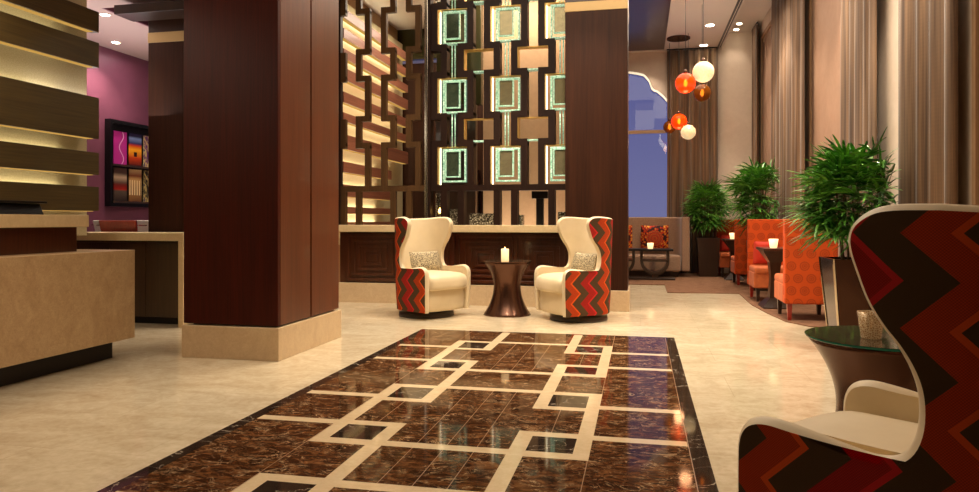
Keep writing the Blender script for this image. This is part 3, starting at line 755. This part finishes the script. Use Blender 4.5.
def pillow(name, mat, w, h, dth, loc, rot, label, cat='pillow', group=None, uvq=False):
    m = MB(); n_ = 14; top = []; 
    def pt(i, j, sg):
        u, v = i/n_*2-1, j/n_*2-1
        e = max(0, (1-abs(u)**2.6))*max(0, (1-abs(v)**2.6)); th = dth*e**.45
        cx_ = u*w/2*(1-.06*(1-abs(v))*abs(u)**3*-1 - .05*abs(u)*(1-v*v)); cz = v*h/2*(1-.05*abs(v)*(1-u*u))
        return (cx_, sg*th, cz)
    for sg in (-1,1):
        m.loft([[pt(i,j,sg) for i in range(n_+1)] for j in range(n_+1)], False, False, closed=False)
    o = m.build(name, mat, smooth=True)
    if uvq:
        ul = o.data.uv_layers.new(name='uv')
        for p in o.data.polygons:
            for li in p.loop_indices:
                co_ = o.data.vertices[o.data.loops[li].vertex_index].co; ul.data[li].uv = (co_.x, co_.z)
    o.location = loc; o.rotation_euler = rot
    return tag(o, label, cat, group)
f1 = face(.86,-.51)
def off(c, fx, fy, fwd, lat): return (c[0]+fx*fwd-fy*lat, c[1]+fy*fwd+fx*lat)
p = off((-2.53,8.16), .86,-.51, -.07, .045)
pillow('lumbar_pillow', 'leopard', .47, .26, .07, (p[0],p[1],.64), (R(-14),0,f1), 'speckled lumbar pillow on the chair near the mahogany column', group='speckled pillows')
p = off((-.70,8.20), -.816,-.578, -.07, .0)
pillow('lumbar_pillow', 'leopard', .47, .26, .07, (p[0],p[1],.64), (R(-14),0,face(-.816,-.578)), 'speckled lumbar pillow on the chair before the walnut column', group='speckled pillows')

# ------------------------------------------------------------------ hourglass tables
def hour(label, loc, rt, rw_, rb, h, zw=.48, edge='glassedge'):
    t = thing('side_table', label, 'side table', loc, 0, 'hourglass bronze side tables')
    prof = []
    for i in range(25):
        z = i/24; 
        r = rw_ + (rb-rw_)*((zw-z)/zw)**2 if z < zw else rw_ + (rt-rw_)*((z-zw)/(1-zw))**2
        prof.append((r, z*(h-.012)))
    MB().lathe(prof, 56).build('pedestal', 'bronze', t, smooth=True)
    top = MB().lathe([(rt+.004,h-.012),(rt+.008,h-.008),(rt+.008,h-.001)], 64, cap1=False); top.build('glass_edge', edge, t, smooth=True)
    MB().lathe([(rt+.002,h-.006),(rt+.006,h)], 64).build('glass_top', 'glasstop', t)
    return t
hour('small bronze hourglass table between the two cream wingback chairs', (-1.585,8.42,0), .295,.165,.29,.655,.55, 'bronze')
hour('large bronze hourglass table with green-edged glass top by the close-up chair', (1.08,3.47,0), .325,.20,.34,.625,.5)
t = thing('pillar_candle', 'cream pillar candle in glass on the small hourglass table', 'candle', (-1.60,8.36,.656))
MB().lathe([(.045,0),(.047,.005),(.047,.14),(.043,.145)],24).build('candle_body', 'wax', t, smooth=True)
MB().lathe([(.004,0),(.008,.01),(.003,.022)],10,(0,0,.145)).build('flame', 'flame', t, smooth=True)
t = thing('votive_holder', 'crackle glass votive holder on the green-edged glass table top', 'candle holder', (1.00,3.40,.626))
MB().lathe([(.037,0),(.041,.004),(.046,.05),(.056,.118),(.053,.118),(.043,.05),(.034,.012)],40).build('glass_cup', 'votive', t, smooth=True)
MB().lathe([(.033,.013),(.036,.03),(.03,.034)],20).build('wax', 'wax', t, smooth=True)

# ------------------------------------------------------------------ palms
def planter_mesh(wt, wb_, h):
    t = MB(); a, b = wt/2, wb_/2
    t.loft([[(-b,-b,0),(b,-b,0),(b,b,0),(-b,b,0)],[(-a,-a,h),(a,-a,h),(a,a,h),(-a,a,h)],[(-a+.03,-a+.03,h),(a-.03,-a+.03,h),(a-.03,a-.03,h),(-a+.03,a-.03,h)],[(-a+.05,-a+.05,h-.05),(a-.05,-a+.05,h-.05),(a-.05,a-.05,h-.05),(-a+.05,a-.05,h-.05)]])
    return t
def palm(x, y, label, wt, wb_, h, crown_r, z0, z1, nleaf, seed, mat='planter', rz=0, blade=.2, xmax=9):
    rnd = random.Random(seed)
    t = thing('potted_palm', label, 'plant', (x,y,.0125 if mat != 'planter' else 0), rz, 'potted lady palms')
    planter_mesh(wt, wb_, h).build('planter', mat, t, bevel=.004)
    MB().box(-wt/2+.05,wt/2-.05,-wt/2+.05,wt/2-.05,h-.05,h-.02).build('soil', 'soil', t)
    st = MB(); lf = MB()
    zc, hz = (z0+z1)/2, (z1-z0)/2
    stems = []
    for i in range(14):
        a = rnd.uniform(0,2*PI); r0 = rnd.uniform(0,wt*.3); r1 = r0+rnd.uniform(0,crown_r*.35)
        top = (r1*math.cos(a), r1*math.sin(a), rnd.uniform(zc-.1, z1-.2)); st.tube((r0*math.cos(a),r0*math.sin(a),h-.03), top, .009, .006, 6); stems.append(top)
    for i in range(nleaf):
        # leaf hub on a shell of the crown
        u = rnd.uniform(-.95,1); a = rnd.uniform(0,2*PI); rr = rnd.uniform(.35,.8)
        cr = math.sqrt(max(0,1-u*u*.8))
        hub = Vector((crown_r*rr*cr*math.cos(a), crown_r*rr*cr*math.sin(a), zc+hz*.72*u*rnd.uniform(.75,1)))
        stp = min(stems, key=lambda s_: (Vector(s_)-hub).length)
        base = Vector((stp[0], stp[1], min(stp[2], hub.z-.05)))
        if i % 2 == 0: st.tube(base, hub, .004, .003, 4)
        outd = Vector((math.cos(a)*cr, math.sin(a)*cr, .35+.55*u)).normalized()
        side = outd.cross(Vector((0,0,1))).normalized(); up = side.cross(outd).normalized()
        nb = rnd.randint(7,10); L = blade*rnd.uniform(.8,1.25); tw = rnd.uniform(-.5,.5)
        for b in range(nb):
            an = (b/(nb-1)-.5)*R(205)
            dirv = (outd*math.cos(an) + (side*math.cos(tw)+up*math.sin(tw))*math.sin(an)).normalized()
            wv = dirv.cross(up+side*.2).normalized()
            Lb = L*(1-.25*abs(b/(nb-1)-.5)); w_ = blade*.046*rnd.uniform(.8,1.2)
            pts = []; droop = rnd.uniform(.12,.4)
            if (hub + dirv*Lb).x + x > 2.17 or hub.x+x > 2.17: continue
            for q, wf in ((0,.25),(.3,1),(.65,.95),(.9,.55),(1,.06)):
                c = hub + dirv*Lb*q + Vector((0,0,-1))*droop*Lb*q*q
                pts.append((c-wv*w_*wf, c+up*w_*.35*wf, c+wv*w_*wf))
            lf.loft([[p_[0],p_[1],p_[2]] for p_ in pts], False, False, closed=False)
    st.build('stems', 'stem', t); lf.build('foliage', 'leaf', t)
    return t
pt = palm(1.93,7.0, 'tallest lady palm in a tapered polished bronze planter by the orange booth', .50,.36,.80, .50,.80,1.92, 210, 3, 'planter', 0, .30)
for sx in (-1,1):
    for sy in (-1,1):
        MB().tube((sx*.178,sy*.178,.0),(sx*.248,sy*.248,.80),.012,.012,6).build('corner_trim','planter_edge',pt)
palm(1.93,12.1, 'lady palm rising between the two pairs of orange booths', .42,.34,.80, .52,.9,2.15, 140, 5, 'darkwood', 0, .33)
palm(1.34,14.9, 'lady palm in a dark planter between the taupe sofa and orange booths', .44,.36,.78, .44,.85,1.98, 140, 9, 'darkwood', 0, .30)

# ------------------------------------------------------------------ orange booth seats
def booth(x0, y0, w, label, facing=1, d_seat=.66):
    """y0 = outer face of the back; facing +1 sits toward +Y"""
    t = thing('booth_bench', label, 'booth seat', (x0,y0,0), 0, 'orange high-back booth seats')
    s = facing
    def bx(xa,xb,ya,yb,za,zb): return MB().box(xa,xb,min(s*ya,s*yb),max(s*ya,s*yb),za,zb)
    o = bx(0,w,0,.12,.20,1.16).build('backrest', 'rosette', t, bevel=.015, seg=3)
    ul = o.data.uv_layers.new(name='uv')
    for p in o.data.polygons:
        for li in p.loop_indices:
            v = o.data.vertices[o.data.loops[li].vertex_index].co; ul.data[li].uv = (v.x+v.y*.9, v.z)
    bx(.0,w,.125,d_seat,.20,.42).build('seat_base', 'orange_plain', t, bevel=.02, seg=3)
    bx(.005,w,.125,d_seat+.03,.40,.50).build('seat_cushion', 'orange_plain', t, bevel=.035, seg=4)
    for xa in (.03, w-.09):
        for ya in (.02, d_seat-.08):
            m = MB(); q = s
            m.loft([[(xa+.008,q*(ya+.008),.012),(xa+.045,q*(ya+.008),.012),(xa+.045,q*(ya+.045),.012),(xa+.008,q*(ya+.045),.012)],[(xa,q*ya,.21),(xa+.055,q*ya,.21),(xa+.055,q*(ya+.055),.21),(xa,q*(ya+.055),.21)]])
            m.build('leg', 'redleather' if ya < .1 else 'darkwood', t)
    return t
b1 = booth(1.60,8.48,.56, 'orange rosette booth whose patterned back stands beside the tall palm')
booth(1.55,11.0,.60, 'orange booth facing the candle table, sharing it with the palm-side booth', -1)
booth(1.62,12.9,.52, 'orange booth back-to-back beyond the first candle table', 1)
booth(1.55,15.3,.60, 'farthest orange booth seat facing the small lit table near the dark planter', -1)
pillow('scatter_pillow', 'red_pillow', .27, .34, .07, (1.73,10.70,.68), (R(12),0,0), 'scarlet pillow on the booth facing the tall palm', group='scarlet booth pillows')
pillow('scatter_pillow', 'red_pillow', .27, .34, .07, (1.73,15.00,.68), (R(12),0,0), 'scarlet pillow on the booth next to the dark planter', group='scarlet booth pillows')
def booth_table(x, y, label, vlabel):
    t = thing('booth_table', label, 'table', (x,y,0), 0, 'dark booth tables')
    MB().box(0,.60,-.30,.30,.755,.79).build('table_top', 'darkwood', t, bevel=.006)
    prof = [(.16,.20,.012),(.17,.20,.03),(.07,.09,.14),(.05,.07,.40),(.07,.10,.60),(.17,.22,.755)]
    for xc in (.18,): 
        MB().loft([[(xc-a,-b,z),(xc+a,-b,z),(xc+a,b,z),(xc-a,b,z)] for a,b,z in prof]).build('pedestal', 'darkwood', t, smooth=False)
    v = thing('votive_candle', vlabel, 'candle', (x+.15,y-.12,.791), 0, 'lit votive candles')
    MB().lathe([(.04,0),(.044,.004),(.06,.115),(.056,.115),(.04,.01)],24).build('glass_cup', 'votive_lit', v, smooth=True)
    return t
booth_table(1.53,9.75, 'dark wood table with waisted pedestals between the first two orange booths', 'lit votive on the table behind the rosette booth back')
booth_table(1.56,14.1, 'dark wood table between the far pair of orange booths', 'lit votive on the far booth table near the dark planter')

# ------------------------------------------------------------------ curved sofa, coffee table
t = thing('lounge_sofa', 'curved high-backed taupe sofa under the arched window', 'sofa', (-.35,14.5,0))
def arcpts(r0, r1, off_): pass
path = [(-1.55,.75),(1.00,.75),(1.15,.70),(1.25,.60),(1.30,.45),(1.32,.05)]
def strip(inner, outer, z0, z1, name, mat, bevel=.03, lean=0):
    m = MB(); rings = []
    for (xi, yi), (xo, yo) in zip(inner, outer):
        rings.append([(xi,yi,z0),(xo,yo,z0),(xo,yo+lean,z1),(xi,yi+lean,z1)])
    m.loft(rings); return m.build(name, mat, t, bevel=bevel, seg=3, angle=50)
inner = [(-1.55,.62),(.92,.62),(1.05,.56),(1.12,.46),(1.15,.32),(1.16,.05)]
strip(inner, path, .12, 1.21, 'backrest', 'taupe')
seat_o = [(-1.55,.61),(.90,.61),(1.03,.55),(1.10,.45),(1.13,.32),(1.14,-.05)]
seat_i = [(-1.55,.05),(.5,.05),(.55,.04),(.6,.0),(.62,-.03),(.64,-.06)]
strip(seat_i, seat_o, .12, .44, 'seat', 'taupe', .04)
MB().box(-1.5,1.1,.1,.6,.012,.12).build('plinth_base', 'darkwood', t)
pillow('mandala_cushion', 'mandala', .56, .52, .10, (.29,14.98,.79), (R(12),0,0), 'round-patterned orange mandala cushion on the taupe sofa, fully in view', 'pillow', 'mandala cushions', True)
pillow('mandala_cushion', 'mandala', .56, .52, .10, (-.44,14.98,.79), (R(12),0,0), 'orange mandala cushion at the sofa end cut off by the walnut column', 'pillow', 'mandala cushions', True)
t = thing('coffee_table', 'long dark coffee table with U-shaped supports before the taupe sofa', 'table', (-.05,13.9,0))
MB().box(-.75,.66,-.25,.25,.56,.60).build('table_top', 'black_metal', t, bevel=.005)
MB().box(-.75,.70,-.22,.22,.012,.05).build('foot_plate', 'darkwood', t, bevel=.005)
for c_ in (-.32,.32):
    m = MB(); rg = []
    for q in range(17):
        a_ = PI+PI*q/16; x_, z_ = .27*math.cos(a_), .27*math.sin(a_)+.50
        rg.append([(c_+x_,-.2,z_-.13+.0),(c_+x_,.2,z_-.13),(c_+x_*.80,.2,z_*1-.13+.06*abs(math.sin(a_))),(c_+x_*.80,-.2,z_-.13+.06*abs(math.sin(a_)))])
    m.loft(rg); m.build('curved_support', 'darkwood', t)
    MB().box(c_-.27,c_+.27,-.2,.2,.36,.40).build('support_rail', 'darkwood', t)
    for q_ in (-.27,.22): MB().box(c_+q_,c_+q_+.05,-.2,.2,.40,.56).build('support_post', 'darkwood', t)
    MB().box(c_-.06,c_+.06,-.2,.2,.05,.12).build('support_foot', 'darkwood', t)
v = thing('votive_candle', 'lit votive on the coffee table before the mandala cushion', 'candle', (.19,13.80,.601), 0, 'lit votive candles')
MB().lathe([(.045,0),(.05,.004),(.062,.11),(.058,.11),(.045,.01)],24).build('glass_cup', 'votive_lit', v, smooth=True)

# ------------------------------------------------------------------ globe pendants
def at(px, py, d_):
    a = R(12.1); u = (px-489.5)/703; v = (220-py)/703
    return (d_*(-math.sin(a)+u*math.cos(a)), d_*(math.cos(a)+u*math.sin(a)), 1.15+v*d_)
def pendant(pos, r, mat, label, bulb=True, ztop=4.83):
    t = thing('globe_pendant', label, 'pendant lamp', pos, 0, 'glass globe pendants')
    g_ = MB().ball((0,0,0), r, 28, 16).build('globe', mat, t, smooth=True)
    MB().tube((0,0,r*.96),(0,0,ztop-.001-pos[2]),.004).build('cord', 'black_metal', t)
    MB().lathe([(.03,0),(.032,.04),(.012,.07)],16,(0,0,r*.95)).build('cap', 'bronze', t, smooth=True)
    if bulb: MB().lathe([(.004,-.06),(.026,-.035),(.03,.02),(.01,.065)],12).build('bulb', 'filament', g_, smooth=True)
pendant(at(685.5,83.2,11.5), .165, 'g_orange', 'larger orange glass globe of the upper cluster')
pendant(at(703.3,72,11.5), .172, 'g_cream', 'largest cream mosaic globe hanging in the upper cluster', False)
pendant(at(702.2,93,12.0), .150, 'g_amber', 'amber glass globe tucked beneath the largest cream globe')
pendant(at(679,121.5,14.2), .158, 'g_orange', 'orange glass globe of the lower cluster near the arched window', ztop=4.80)
pendant(at(688.3,132.2,13.85), .145, 'g_cream', 'small cream mosaic globe lowest in the lower cluster', False)
pendant(at(669.5,127,14.6), .130, 'g_amber', 'dark amber globe at the window edge of the lower cluster')
tag(MB().lathe([(.23,4.80),(.23,4.829)],40,(*at(678.5,38,14.2)[:2],0)).build('pendant_canopy_plate', 'bronze'), 'round bronze ceiling plate above the lower globe cluster', 'ceiling plate')

# ------------------------------------------------------------------ downlights and lights
LC = (1.0,.85,.66)
def light(kind, loc, power, size=.3, col=LC, aim=(0,0,-1), spot=90, size_y=None, blend=.6):
    l = bpy.data.lights.new('lamp', kind); l.energy = power; l.color = col
    if kind == 'AREA':
        l.size = size
        if size_y: l.shape = 'RECTANGLE'; l.size_y = size_y
    elif kind == 'SPOT': l.spot_size = R(spot); l.shadow_soft_size = size; l.spot_blend = blend
    else: l.shadow_soft_size = size
    o = bpy.data.objects.new('lamp', l); C.objects.link(o); o.location = loc
    o.rotation_euler = Vector(aim).to_track_quat('-Z', 'Y').to_euler(); return o
def downlight(x, y, z, label, power=0, r=.075, spot=95, aim=(0,0,-1)):
    t = thing('recessed_downlight', label, 'ceiling light', (x,y,z), 0, 'recessed ceiling downlights')
    MB().lathe([(r+.02,-.008),(r+.02,0)],24).build('trim_ring', 'white', t)
    MB().lathe([(r,-.012),(r,-.009)],24).build('lens', 'lamp', t)
    if power: light('SPOT', (x,y,z-.03), power, .05, aim=aim, spot=spot)
downlight(.08,15.35,4.83, 'downlight above the sofa near the arched window', 120)
downlight(1.288,13.84,4.83, 'downlight above the booth nearest the slot diffuser', 200)
downlight(1.306,15.40,4.83, 'downlight directly above the dark planter palm', 15)
downlight(1.97,15.50,5.15, 'small cove downlight touching the lounge corner', 18, .05)
downlight(1.97,15.05,5.15, 'small cove downlight paired behind its twin', 18, .05)
downlight(-6.13,7.11,3.56, 'downlight in the lowered ceiling above the console', 60, .045)
downlight(-6.94,8.247,3.56, 'downlight grazing the plum wall above the brochures', 90, .045, 110)
K = 1.0
# lobby downlights outside the frame
for (x, y, p) in ((-2.5,7.9,300),(-1.57,7.6,280),(-.7,7.9,300),(-5.0,4.6,120),(-1.0,5.2,220),(1.9,6.4,420),(1.55,8.9,260),(1.4,10.6,220),(1.7,12.0,300)):
    light('SPOT', (x,y,4.78), p*K, .06, spot=88)
light('AREA', (-1.3,6.0,4.7), 170*K, 3.6, size_y=5)
light('AREA', (1.0,9.5,4.7), 80*K, 1.2, size_y=6)
light('AREA', (-5.0,3.0,3.15), 50*K, 1.2, size_y=4)
light('AREA', (-6.6,8.0,3.5), 22*K, 1.0, size_y=2, col=(1,.85,.78))  # unseen fill added to brighten the plum wall and brochures
light('AREA', (.5,12.5,4.7), 70*K, 2.0, size_y=4)
# added unseen uplights that brighten the ceilings, with no fixture
light('AREA', (.9,9.5,3.3), 22*K, 1.4, size_y=9, aim=(0,0,1), col=(1,.92,.84))
light('AREA', (-6.2,7.0,2.4), 34*K, 1.4, size_y=3, aim=(0,0,1), col=(1,.9,.86))
light('AREA', (-4.9,3.0,2.2), 10*K, 1.0, size_y=3, aim=(0,0,1), col=(1,.9,.86))
# bar room behind the lattice
light('AREA', (-3.4,11.3,4.6), 70*K, 1.0, size_y=2.4)
light('AREA', (-1.7,9.95,4.6), 70*K, 1.3, size_y=.5)
light('AREA', (-1.8,10.1,.6), 25*K, 1.5, size_y=.5, aim=(0,.15,1))
for y in (14.3, 12, 8.3, 6.4):
    light('SPOT', (1.75,y,5.1), 60*K, .05, spot=75, aim=(.18,0,-1))
light('SPOT', (1.2,3.6,4.3), 150*K, .5, aim=(.33,1,-.10), spot=58, blend=1)  # unseen fill spot added to lift dark strips beside the curtains
light('AREA', (.5,9.0,3.4), 40*K, 1.0, size_y=8, aim=(1,0,.1), col=(1,.9,.78))  # unseen area fill added to soften the light on the curtains
light('AREA', (XR+.5,4.0,3.5), 140*K, 3.0, size_y=6, col=(1,.80,.66), aim=(1,0,0))  # unseen area lights added to brighten the wall outside
light('AREA', (XR+.5,11.5,3.5), 140*K, 3.0, size_y=6, col=(1,.86,.78), aim=(1,0,0))
for o in (at(685.5,83.2,11.5), at(679,121.5,14.2)):
    light('POINT', (o[0],o[1],o[2]-.3), 6, .1, (1,.45,.2))

w = bpy.data.worlds.new('dusk'); bpy.context.scene.world = w; w.use_nodes = True
nt = w.node_tree; bg = nt.nodes['Background']
tc = nt.nodes.new('ShaderNodeTexCoord'); sp = nt.nodes.new('ShaderNodeSeparateXYZ'); rp = nt.nodes.new('ShaderNodeValToRGB')
nt.links.new(tc.outputs['Generated'], sp.inputs[0]); nt.links.new(sp.outputs[2], rp.inputs[0]); nt.links.new(rp.outputs[0], bg.inputs[0])
rp.color_ramp.elements[0].color = lin(116,116,156); rp.color_ramp.elements[1].position = .3; rp.color_ramp.elements[1].color = lin(80,82,140)
bg.inputs[1].default_value = 1.0

vs = bpy.context.scene.view_settings
vs.view_transform = 'Standard'; vs.look = 'None'; vs.gamma = 1; vs.use_curve_mapping = False; vs.exposure = .08
